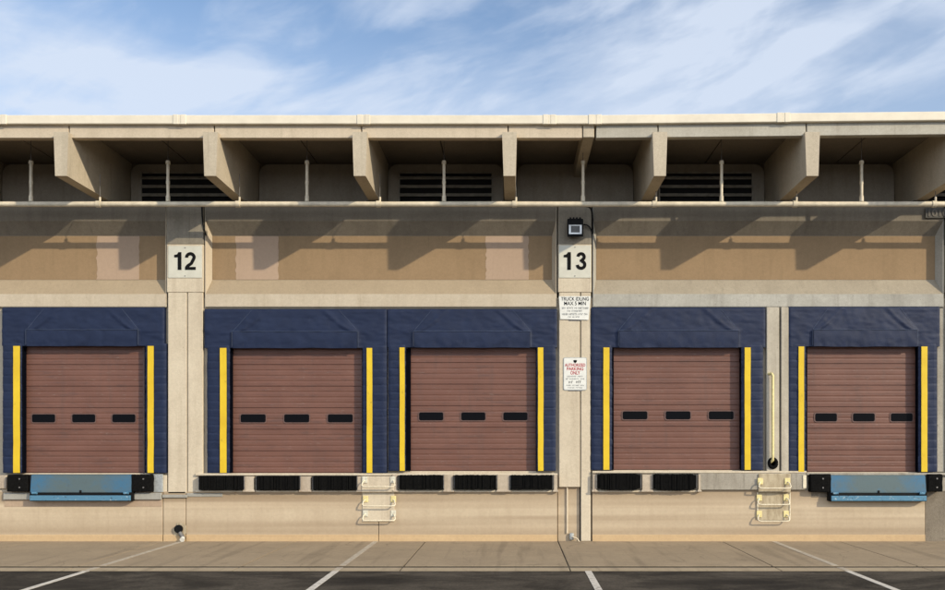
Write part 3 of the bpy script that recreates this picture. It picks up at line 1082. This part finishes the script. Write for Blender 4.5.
def digit_one(mb, cx, z0, h, y):
    w = 0.205 * h
    mb.prism([(cx, z0), (cx + w, z0), (cx + w, z0 + h), (cx + 0.04 * h, z0 + h), (cx - 0.03 * h, z0 + h * 0.885), (cx - 0.20 * h, z0 + h * 0.835), (cx - 0.20 * h, z0 + h * 0.705), (cx, z0 + h * 0.705)], y - 0.006, y)


def ribbon(mb, pts, w, y):
    """thick planar stroke along a list of XZ points"""
    L, R = [], []
    for i, (px, pz) in enumerate(pts):
        a = pts[max(i - 1, 0)]
        b = pts[min(i + 1, len(pts) - 1)]
        dx, dz = b[0] - a[0], b[1] - a[1]
        l = math.hypot(dx, dz)
        nx, nz = -dz / l, dx / l
        L.append((px + nx * w / 2, pz + nz * w / 2))
        R.append((px - nx * w / 2, pz - nz * w / 2))
    bm = mb.bm
    A = [[bm.verts.new((p[0], yy, p[1])) for p in side] for side in (L, R) for yy in (y - 0.006, y)]
    for i in range(len(pts) - 1):
        for s, t in ((0, 1), (1, 3), (3, 2), (2, 0)):
            bm.faces.new((A[s][i], A[s][i + 1], A[t][i + 1], A[t][i]))
    for i in (0, -1):
        bm.faces.new((A[0][i], A[1][i], A[3][i], A[2][i]))


def arc(cx, cz, rx, rz, a0, a1, n=14):
    return [(cx + rx * math.cos(math.radians(a0 + (a1 - a0) * k / n)), cz + rz * math.sin(math.radians(a0 + (a1 - a0) * k / n))) for k in range(n + 1)]


def digit_two(mb, cx, z0, h, y):
    t = 0.18 * h
    rx = 0.30 * h - t / 2
    rz = 0.29 * h - t / 2
    p = arc(cx, z0 + h - t / 2 - rz, rx, rz, 185, -35)
    p += [(cx + 0.05 * h, z0 + 0.36 * h), (cx - 0.14 * h, z0 + 0.23 * h), (cx - 0.22 * h, z0 + 0.12 * h)]
    ribbon(mb, p, t, y)
    mb.box(cx - 0.30 * h, cx + 0.30 * h, y - 0.0065, y, z0, z0 + 0.165 * h)


def digit_three(mb, cx, z0, h, y):
    t = 0.178 * h
    r1x, r1z = 0.265 * h - t / 2, 0.265 * h - t / 2
    r2x, r2z = 0.30 * h - t / 2, 0.29 * h - t / 2
    ribbon(mb, arc(cx, z0 + h - t / 2 - r1z, r1x, r1z, 175, -80), t, y)
    ribbon(mb, arc(cx, z0 + t / 2 + r2z, r2x, r2z, 85, -178), t, y - 0.0005)
    mb.box(cx - 0.07 * h, cx + 0.08 * h, y - 0.0068, y, z0 + 0.455 * h, z0 + 0.59 * h)


def number_sign(px0, px1, py0, py1, second, cpx, label):
    x0, x1, z0, z1 = X(px0, yS), X(px1, yS), Z(py1, yS), Z(py0, yS)
    root = thing('number_sign', ((x0 + x1) / 2, yS, z0), label, 'number sign', 'pier number signs')
    MB().box(x0, x1, yS - 0.012, yS - 0.001, z0, z1, 0.004).build('sign_plate', 'plate', root)
    mb = MB()
    h = 0.365
    zz = Z(270.0, yS)
    y = yS - 0.0122
    xc = X(cpx, yS)
    digit_one(mb, xc - (0.16 if second is digit_three else 0.135), zz, h, y)
    second(mb, xc + 0.125, zz, h, y)
    mb.build('lettering', 'black', root)
    mb = MB()
    for zq in (z0 + 0.04, z1 - 0.04):
        mb.tube([((x0 + x1) / 2, yS - 0.02, zq), ((x0 + x1) / 2, yS - 0.01, zq)], 0.011, 8)
    mb.build('screw', 'steel', root)


number_sign(168.3, 202.2, 246, 278, digit_two, 184.6, 'pale square number sign reading 12')
number_sign(558.8, 591.0, 245.5, 278, digit_three, 575.0, 'pale square number sign reading 13 below the floodlight')


def illegible(mb, x0, x1, z, h, y, rnd, words):
    """rows of small upright marks where the photograph's lettering cannot be read"""
    tot = sum(words) + 0.8 * (len(words) - 1)
    u = (x1 - x0) / tot
    x = x0
    for w in words:
        for k in range(w):
            a = x + k * u
            s = rnd.choice((0, 1, 2))
            mb.box(a + u * .1, a + u * .34, y - 0.002, y, z, z + h)
            if s:
                mb.box(a + u * .36, a + u * .86, y - 0.0019, y, z + (h * .8 if s == 1 else h * .4), z + (h if s == 1 else h * .6))
            else:
                mb.box(a + u * .58, a + u * .82, y - 0.0019, y, z, z + h * .9)
        x += (w + 0.8) * u


rnd = random.Random(3)
# idling notice
yq = -0.034
x0, x1, z0, z1 = X(559.4, yq), X(590.6, yq), Z(319.2, yq), Z(296.2, yq)
sg = thing('idling_sign', ((x0 + x1) / 2, yq, z0), 'white notice reading TRUCK IDLING MAX 5 MIN', 'sign')
mb = MB()
mb.prism([(x0 + .02, z0), (x1 - 0.045, z0 - 0.015), (x1 + 0.006, z1), (x0 - 0.012, z1 - 0.004)], yq - 0.008, yq)
mb.build('sign_plate', 'whiteplate', sg)
MB().box(X(568.5), X(581), -0.024, 0.001, Z(321.2), Z(319.6)).build('mounting_strip', 'steel', sg)
mb = MB()
xc = (x0 + x1) / 2
yt = yq - 0.0095
for txt, py, h, w in (('TRUCK IDLING', 300.6, 0.075, 0.57), ('MAX 5 MIN', 305.2, 0.078, 0.45)):
    add_bm(mb, text_mesh(txt, h * 1.38, 0.002, 0.0010, w), (xc, yt, Z(py, yq)))
mb.build('lettering', 'black', sg)
mb = MB()
illegible(mb, x0 + .05, x1 - .04, Z(309.1, yq), 0.042, yt + 0.001, rnd, (3, 5, 2, 8))
illegible(mb, x0 + .16, x1 - .17, Z(311.9, yq), 0.036, yt + 0.001, rnd, (3, 9))
illegible(mb, x0 + .05, x1 - .06, Z(315.2, yq), 0.042, yt + 0.001, rnd, (5, 7, 4, 3))
illegible(mb, x0 + .18, x1 - .22, Z(317.6, yq), 0.026, yt + 0.001, rnd, (3, 2, 4))
mb.build('lettering', 'greyink', sg)

# parking notice
yq = -0.026
x0, x1, z0, z1 = X(563.4, yq), X(586.8, yq), Z(390.2, yq), Z(357.4, yq)
sg = thing('parking_sign', ((x0 + x1) / 2, yq, z0), 'white notice with red lettering AUTHORIZED PARKING ONLY', 'sign')
pl = MB().prism(rrect(x0, x1, z0, z1, 0.035), yq - 0.006, yq).build('sign_plate', 'galv', sg)
MB().prism(rrect(x0 + .012, x1 - .012, z0 + .012, z1 - .012, 0.028), yq - 0.0075, yq - 0.0062).build('sign_face', 'whiteplate', sg)
MB().box(X(568), X(582), -0.024, 0.001, Z(391.2), Z(389)).build('mounting_strip', 'steel', sg)
xc = (x0 + x1) / 2
yt = yq - 0.0088
mb = MB()
for txt, py, h, w in (('AUTHORIZED', 366.4, 0.062, 0.425), ('PARKING', 370.3, 0.066, 0.34), ('ONLY', 374.4, 0.07, 0.20)):
    add_bm(mb, text_mesh(txt, h * 1.38, 0.002, 0.0018, w), (xc, yt, Z(py, yq)))
mb.build('lettering', 'red', sg)
mb = MB()
ez = Z(361.5, yq)
mb.prism([(xc - .04, ez + .02), (xc - .02, ez + .03), (xc + .02, ez + .03), (xc + .04, ez + .02), (xc + .03, ez - .012), (xc, ez - .035), (xc - .03, ez - .012)], yt - 0.001, yt + 0.001)
illegible(mb, xc - .13, xc - .04, Z(383.2, yq), 0.045, yt + 0.001, rnd, (2,))
illegible(mb, xc + .02, xc + .13, Z(383.2, yq), 0.048, yt + 0.001, rnd, (3,))
mb.build('emblem', 'black', sg)
mb = MB()
illegible(mb, x0 + .08, x1 - .08, Z(377.1, yq), 0.030, yt + 0.001, rnd, (7, 4))
illegible(mb, x0 + .05, x1 - .05, Z(379.6, yq), 0.030, yt + 0.001, rnd, (2, 7, 3))
illegible(mb, x0 + .06, x1 - .06, Z(386.0, yq), 0.026, yt + 0.001, rnd, (4, 6, 3))
illegible(mb, x0 + .09, x1 - .09, Z(388.2, yq), 0.022, yt + 0.001, rnd, (5, 5))
mb.build('lettering', 'greyink', sg)

# address plate at the right end of the top beam
x0, x1, z0, z1 = X(924.5), X(947.5), Z(218.5), Z(208.5)
ap = thing('address_plate', ((x0 + x1) / 2, 0, z0), 'dark plate with raised digits under the pipe at the roof shade', 'sign')
MB().box(x0, x1, -0.046, -0.031, z0, z1, 0.004).build('plate', 'address', ap)
mb = MB()
add_bm(mb, text_mesh('1010', 0.2, 0.012, 0.004, 0.40), ((x0 + x1) / 2, -0.05, z0 + 0.035))
mb.build('lettering', 'address_text', ap)

# ------------------------------------------------------------------ floodlight on the 13 pier
x0, x1 = X(567.2, -0.2), X(583.2, -0.2)
z0, z1 = Z(237, -0.2), Z(219, -0.2)
fl = thing('floodlight', ((x0 + x1) / 2, -0.03, (z0 + z1) / 2), 'black wall floodlight with silver reflector above the 13 sign', 'floodlight')
mb = MB()
cz, cx = (z0 + z1) / 2, (x0 + x1) / 2
hw, hh = (x1 - x0) / 2, (z1 - z0) / 2
mb.box(cx - hw, cx + hw, -0.235, -0.20, cz - hh, cz + hh, 0.022, 3)
mb.box(cx - hw * .86, cx + hw * .86, -0.20, -0.075, cz - hh * .82, cz + hh * .86, 0.03, 2)
for q in range(4):
    xx = cx - hw * 0.6 + hw * 1.2 * q / 3
    mb.box(xx - 0.018, xx + 0.018, -0.225, -0.10, cz + hh * .86, cz + hh + 0.03, 0.005)
mb.build('housing', 'housing', fl, smooth=35)
mb = MB()
rz0, rz1 = cz - hh * .72, cz + hh * .30
bm = mb.bm
o = [bm.verts.new(p) for p in ((cx - hw * .8, -0.238, rz0), (cx + hw * .8, -0.238, rz0), (cx + hw * .8, -0.238, rz1), (cx - hw * .8, -0.238, rz1))]
i_ = [bm.verts.new(p) for p in ((cx - hw * .56, -0.2355, rz0 + .03), (cx + hw * .56, -0.2355, rz0 + .03), (cx + hw * .56, -0.2355, rz1 - .02), (cx - hw * .56, -0.2355, rz1 - .02))]
for a in range(4):
    b = (a + 1) % 4
    bm.faces.new((o[a], o[b], i_[b], i_[a]))
mb.build('reflector', 'reflector', fl)
MB().box(cx - hw * .55, cx + hw * .55, -0.237, -0.2352, rz0 + .031, rz1 - .021).build('lens', 'lens', fl)
mb = MB()
mb.box(cx - 0.06, cx + 0.06, -0.08, -0.031, cz - 0.08, cz + 0.08, 0.008)
mb.build('wall_bracket', 'housing', fl)


def cable(pts, r, label):
    o = Vector(pts[0])
    # smooth the path a little
    P = [Vector(p) for p in pts]
    for _ in range(2):
        Q = [P[0]]
        for a, b in zip(P, P[1:]):
            Q += [a * .75 + b * .25, a * .25 + b * .75]
        Q.append(P[-1])
        P = Q
    ob = MB().tube(P, r, 8).build('cable', 'housing', None, 60, o)
    tag(ob, label, 'cable')


cable([(X(583), -0.12, Z(226)), (X(588), -0.10, Z(226.5)), (X(591.5), -0.045, Z(231)), (X(592.6), -0.043, Z(236)), (X(592.8), -0.04, Z(222)), (X(591.8), -0.04, Z(210)), (X(588), -0.04, Z(206.8)), (X(580), -0.03, Z(206.4))], 0.014, 'black cable looping from the floodlight up to the roof ledge')
cable([(X(202.6), -0.045, Z(207)), (X(203.0), -0.045, Z(218)), (X(204.0), -0.045, Z(226)), (X(206.4), -0.02, Z(236))], 0.016, 'short black cable hanging down the right edge of the 12 pier')

# ------------------------------------------------------------------ the sprinkler pipe
yp = -0.64
zp = Z(204.2, yp)
pr = thing('overhead_pipe', (0, yp, zp), 'long cream pipe hung under the roof overhang', 'pipe')
xa, xb = XL + 0.3, XR - 0.3
n = 60
mb = MB()
mb.tube([(xa + (xb - xa) * q / n, yp, zp + 0.006 * noise.noise(Vector((q * 0.35, 0, 0)))) for q in range(n + 1)], 0.052, 14)
mb.build('pipe_run', 'pipe', pr, smooth=60)
for px in (-108, 31, 168, 307, 444, 583, 721.5, 861.5, 1000):
    x = X(px, yp)
    zt = Z(161, yp)
    mb = MB()
    mb.tube([(x, yp, zp + 0.05), (x, yp, zt - 0.06), (x, yp, zt - 0.059), (x, yp, zt)], [0.031, 0.031, 0.048, 0.042], 12)
    mb.tube([(x, yp, zp + 0.05), (x, yp, zp + 0.16)], 0.042, 12)
    mb.tube([(x, yp, (zp + zt) / 2 - 0.03), (x, yp, (zp + zt) / 2 + 0.03)], 0.038, 12)
    h = mb.build('hanger', 'pipe', pr, smooth=50)
    MB().tube([(x, yp, zt), (x, yp, ZSOF + 0.0)], 0.007, 6).build('hanger_rod', 'steel', h)
for px in (-40, 98.5, 238, 378.5, 514.5, 654.5, 795, 934):
    x = X(px, yp)
    mb = MB()
    mb.tube([(x - 0.045, yp, zp), (x - 0.044, yp, zp), (x + 0.044, yp, zp), (x + 0.045, yp, zp)], [0.05, 0.066, 0.066, 0.05], 14)
    mb.tube([(x + 0.03, yp, zp + 0.04), (x + 0.03, yp, zp + 0.14)], 0.022, 8)
    cp = mb.build('coupling', 'pipe', pr, smooth=50)
    MB().tube([(x + 0.03, yp, zp + 0.13), (x + 0.03, yp, zp + 0.60)], 0.006, 6).build('coupling_rod', 'steel', cp)

# ------------------------------------------------------------------ small things at the base of the wall
cx, cz = X(178.8, -0.05), Z(528.8, -0.05)
dp = thing('drain_outlet', (cx, -0.03, 0), 'small broken black drain outlet at the foot of the 12 pier', 'drain')
mb = MB()
mb.tube([(cx, 0.0, cz), (cx, -0.085, cz), (cx, -0.086, cz), (cx, -0.03, cz)], [0.085, 0.085, 0.062, 0.06], 18, cap=False)
mb.build('pipe_mouth', 'housing', dp, smooth=50)
MB().tube([(cx, -0.034, cz), (cx, -0.030, cz)], 0.064, 16).build('pipe_bore', 'dark', dp)
mb = MB()
mb.tube([(cx + 0.03, -0.06, cz - 0.07), (cx + 0.06, -0.075, cz - 0.12), (cx + 0.10, -0.08, cz - 0.17), (cx + 0.11, -0.09, 0.05)], 0.042, 12)
mb.build('elbow', 'steel', dp, smooth=60)
mb = MB()
mb.tube([(cx + 0.10, -0.09, 0.075), (cx + 0.105, -0.15, 0.045)], [0.04, 0.05], 12)
mb.build('white_outlet', 'whiteplate', dp, smooth=60)
mb = MB()
rnd = random.Random(5)
pts = []
for q in range(16):
    a = 2 * math.pi * q / 16
    r = 0.13 * rnd.uniform(.8, 1.25)
    pts.append((cx + 0.02 + r * math.cos(a), cz - 0.03 + r * 1.05 * math.sin(a)))
mb.prism(pts, YB - 0.018, YB + 0.01)
mb.build('mortar_patch', 'rust', dp)

cn = MB().tube([(X(567.2), 0.03, 0.16), (X(567.2), 0.03, Z(486))], 0.018, 10).build('conduit', 'conduit', None, 60, (X(567.2), 0.03, 0.1))
tag(cn, 'thin pale conduit running up the recess at the foot of the 13 pier', 'conduit')
ub = thing('tap_box', (X(571.5), 0.05, 0), 'small grey tap box on the ground in the recess of the 13 pier', 'tap box')
mb = MB()
mb.box(X(569.3), X(574.0), -0.02, 0.049, 0.02, 0.17, 0.03, 3)
mb.build('body', 'galv', ub, smooth=40)
MB().tube([(X(572.6), -0.03, 0.09), (X(577), -0.06, 0.06), (X(579), -0.06, 0.0)], 0.014, 8).build('spout', 'conduit', ub, smooth=50)
# ------------------------------------------------------------------ ground
g = MB()
g.box(-160, 160, -160, 160, -0.5, -0.010)
tag(g.build('asphalt', 'asphalt'), kind='structure')


def yd(py):
    return 18.0 * 101.0 / (py - 440.0) - 18.0


YD0, YD1, YD2 = yd(565.6), yd(567.2), yd(570.3)
joints = [XL - 3, -12.6, -9.95, -7.25, -4.53, -1.845, 0.888, 4.27, 6.68, 9.4, 12.1, 14.8, XR + 3]
mb = MB()
for a, b in zip(joints, joints[1:]):
    mb.box(a + 0.010, b - 0.010, YD0 - 0.000, 0.35, -0.10, 0.0, 0.004, 1)
tag(part('apron', 'apron', mb, None), kind='structure')
mb = MB()
for a, b in zip(joints, joints[1:]):
    mb.box(a + 0.010, b - 0.010, -YD2 * 0 + YD2, YD1, -0.10, -0.003)
tag(part('gutter', 'gutter', mb, None), kind='structure')
# slot drain between the apron and the gutter
gd = thing('trench_drain', (0, YD0, -0.02), 'narrow dark trench drain grate along the edge of the concrete apron', 'drain')
MB().box(joints[0], joints[-1], YD1 + 0.002, YD0 - 0.002, -0.09, -0.035).build('channel', 'dark', gd)
mb = MB()
x = -13.0
while x < 13.5:
    mb.box(x, x + 0.03, YD1 + 0.003, YD0 - 0.003, -0.03, -0.012)
    x += 0.085
mb.build('grate', 'steel', gd)

# bay lines: worn white on asphalt, faded on the concrete
w = 0.052
for xl, faded, lab in ((-6.86, True, 'worn white bay line running from the 12 pier towards the left corner'),
                       (-2.87, True, 'worn white bay line running from below the beige ladder'),
                       (1.17, False, 'short white bay line on asphalt in front of the 13 pier'),
                       (5.33, True, 'worn white bay line running from below the rust-stained ladder')):
    mb = MB()
    mb.box(xl - w, xl + w, -16.5, YD2 - 0.012, -0.010, -0.005)
    o = mb.build('bay_line', 'line', None, None, (xl, -8, -0.022))
    tag(o, lab, 'bay line', 'painted parking bay lines', 'structure')
    if faded:
        mb = MB()
        mb.box(xl - w, xl + w, YD0 + 0.01, -0.06, 0.0005, 0.004)
        mb.box(xl - w, xl + w, YD2 + 0.004, YD1 - 0.004, -0.0025, 0.0015)
        mb.build('faded_stretch', 'line_faded', o)

# ------------------------------------------------------------------ light
to_sun = Vector((1.33, -1.0, 0.77)).normalized()
elev = math.asin(to_sun.z)
sun = bpy.data.lights.new('sun', 'SUN')
sun.energy = 3.4
sun.angle = math.radians(0.8)
sun.color = (1.0, 0.885, 0.69)
so = bpy.data.objects.new('sun', sun)
so.rotation_euler = to_sun.to_track_quat('Z', 'Y').to_euler()
C.objects.link(so)

w = bpy.data.worlds.new('World')
bpy.context.scene.world = w
w.use_nodes = True
nt = w.node_tree
bg = nt.nodes['Background']
sky = nt.nodes.new('ShaderNodeTexSky')
sky.sky_type = 'NISHITA'
sky.sun_disc = False
sky.sun_elevation = elev
sky.sun_rotation = math.atan2(to_sun.x, to_sun.y)
sky.air_density = 1.0
sky.dust_density = 0.6
sky.ozone_density = 2.0
tc = nt.nodes.new('ShaderNodeTexCoord')
sep = nt.nodes.new('ShaderNodeSeparateXYZ')
nt.links.new(tc.outputs['Generated'], sep.inputs[0])


def math_node(op, a, b):
    n = nt.nodes.new('ShaderNodeMath')
    n.operation = op
    for s, v in zip(n.inputs, (a, b)):
        if isinstance(v, (int, float)):
            s.default_value = v
        else:
            nt.links.new(v, s)
    return n.outputs[0]


zz = math_node('ADD', math_node('MAXIMUM', sep.outputs['Z'], 0.0), 0.08)
cx = math_node('DIVIDE', sep.outputs['X'], zz)
cy = math_node('DIVIDE', sep.outputs['Y'], zz)
cmb = nt.nodes.new('ShaderNodeCombineXYZ')
nt.links.new(cx, cmb.inputs[0])
nt.links.new(cy, cmb.inputs[1])


def wnoise(scale, stretch, rot, detail, rough, dist, loc=(0, 0, 0)):
    mp = nt.nodes.new('ShaderNodeMapping')
    mp.inputs['Scale'].default_value = stretch
    mp.inputs['Rotation'].default_value = (0, 0, math.radians(rot))
    mp.inputs['Location'].default_value = loc
    nt.links.new(cmb.outputs[0], mp.inputs['Vector'])
    n = nt.nodes.new('ShaderNodeTexNoise')
    n.inputs['Scale'].default_value = scale
    n.inputs['Detail'].default_value = detail
    n.inputs['Roughness'].default_value = rough
    n.inputs['Distortion'].default_value = dist
    nt.links.new(mp.outputs[0], n.inputs['Vector'])
    return n.outputs['Fac']


def wramp(f, a, b, lo=0.0, hi=1.0):
    m = nt.nodes.new('ShaderNodeMapRange')
    m.interpolation_type = 'SMOOTHSTEP'
    m.inputs['From Min'].default_value = a
    m.inputs['From Max'].default_value = b
    m.inputs['To Min'].default_value = lo
    m.inputs['To Max'].default_value = hi
    nt.links.new(f, m.inputs['Value'])
    return m.outputs[0]


def dnoise(scale, stretch, tilt, detail, rough, dist, loc=(0, 0, 0)):
    m0 = nt.nodes.new('ShaderNodeMapping')
    m0.inputs['Rotation'].default_value = (0, math.radians(tilt), 0)
    nt.links.new(tc.outputs['Generated'], m0.inputs['Vector'])
    mp = nt.nodes.new('ShaderNodeMapping')
    mp.inputs['Scale'].default_value = stretch
    mp.inputs['Location'].default_value = loc
    nt.links.new(m0.outputs[0], mp.inputs['Vector'])
    n = nt.nodes.new('ShaderNodeTexNoise')
    n.inputs['Scale'].default_value = scale
    n.inputs['Detail'].default_value = detail
    n.inputs['Roughness'].default_value = rough
    n.inputs['Distortion'].default_value = dist
    nt.links.new(mp.outputs[0], n.inputs['Vector'])
    return n.outputs['Fac']


c1 = wramp(dnoise(2.6, (1.0, 1.0, 3.4), 10, 7, 0.56, 0.5, (0.35, 0.0, 1.3)), 0.38, 0.70, 0.0, 0.62)
c2 = wramp(dnoise(6.5, (1.0, 1.0, 3.0), 22, 5, 0.52, 0.45, (1.9, 0.0, 0.4)), 0.40, 0.68, 0.0, 0.46)
c3 = wramp(sep.outputs['Z'], 0.46, 0.33, 0.0, 0.26)
c4 = wramp(sep.outputs['Y'], 0.1, -0.7, 0.0, 0.45)  # extra unseen cloud behind the camera, added as fill light
cl = math_node('MINIMUM', math_node('ADD', math_node('ADD', c1, c2), math_node('ADD', c3, c4)), 0.86)
# cloud on the sun's side, out of view, brightened to fill the wall's shade
glow = wramp(sep.outputs['Y'], 0.25, -0.75, 1.0, 2.1)
mx = nt.nodes.new('ShaderNodeMix')
mx.data_type = 'RGBA'
nt.links.new(cl, mx.inputs[0])
nt.links.new(sky.outputs[0], mx.inputs[6])
gl = nt.nodes.new('ShaderNodeMix')
gl.data_type = 'RGBA'
gl.blend_type = 'MULTIPLY'
gl.inputs[0].default_value = 1.0
gl.inputs[6].default_value = (3.95, 4.4, 5.15, 1)
nt.links.new(glow, gl.inputs[7])
nt.links.new(gl.outputs[2], mx.inputs[7])
nt.links.new(mx.outputs[2], bg.inputs['Color'])
bg.inputs['Strength'].default_value = 0.145

# ------------------------------------------------------------------ camera
cam = bpy.data.cameras.new('camera')
cam.sensor_width = 36
cam.lens = 36 * S * D / 945.0
cam.shift_x = -(VX - 472.5) / 945.0
cam.shift_y = (VY - 295.0) / 945.0
cam.clip_end = 1000
co = bpy.data.objects.new('camera', cam)
co.location = (0, -D, ZC)
co.rotation_euler = (math.radians(90), 0, 0)
C.objects.link(co)
sc = bpy.context.scene
sc.camera = co
sc.view_settings.view_transform = 'Standard'
sc.view_settings.look = 'None'
sc.view_settings.gamma = 1
sc.view_settings.use_curve_mapping = False
sc.view_settings.exposure = 0.35
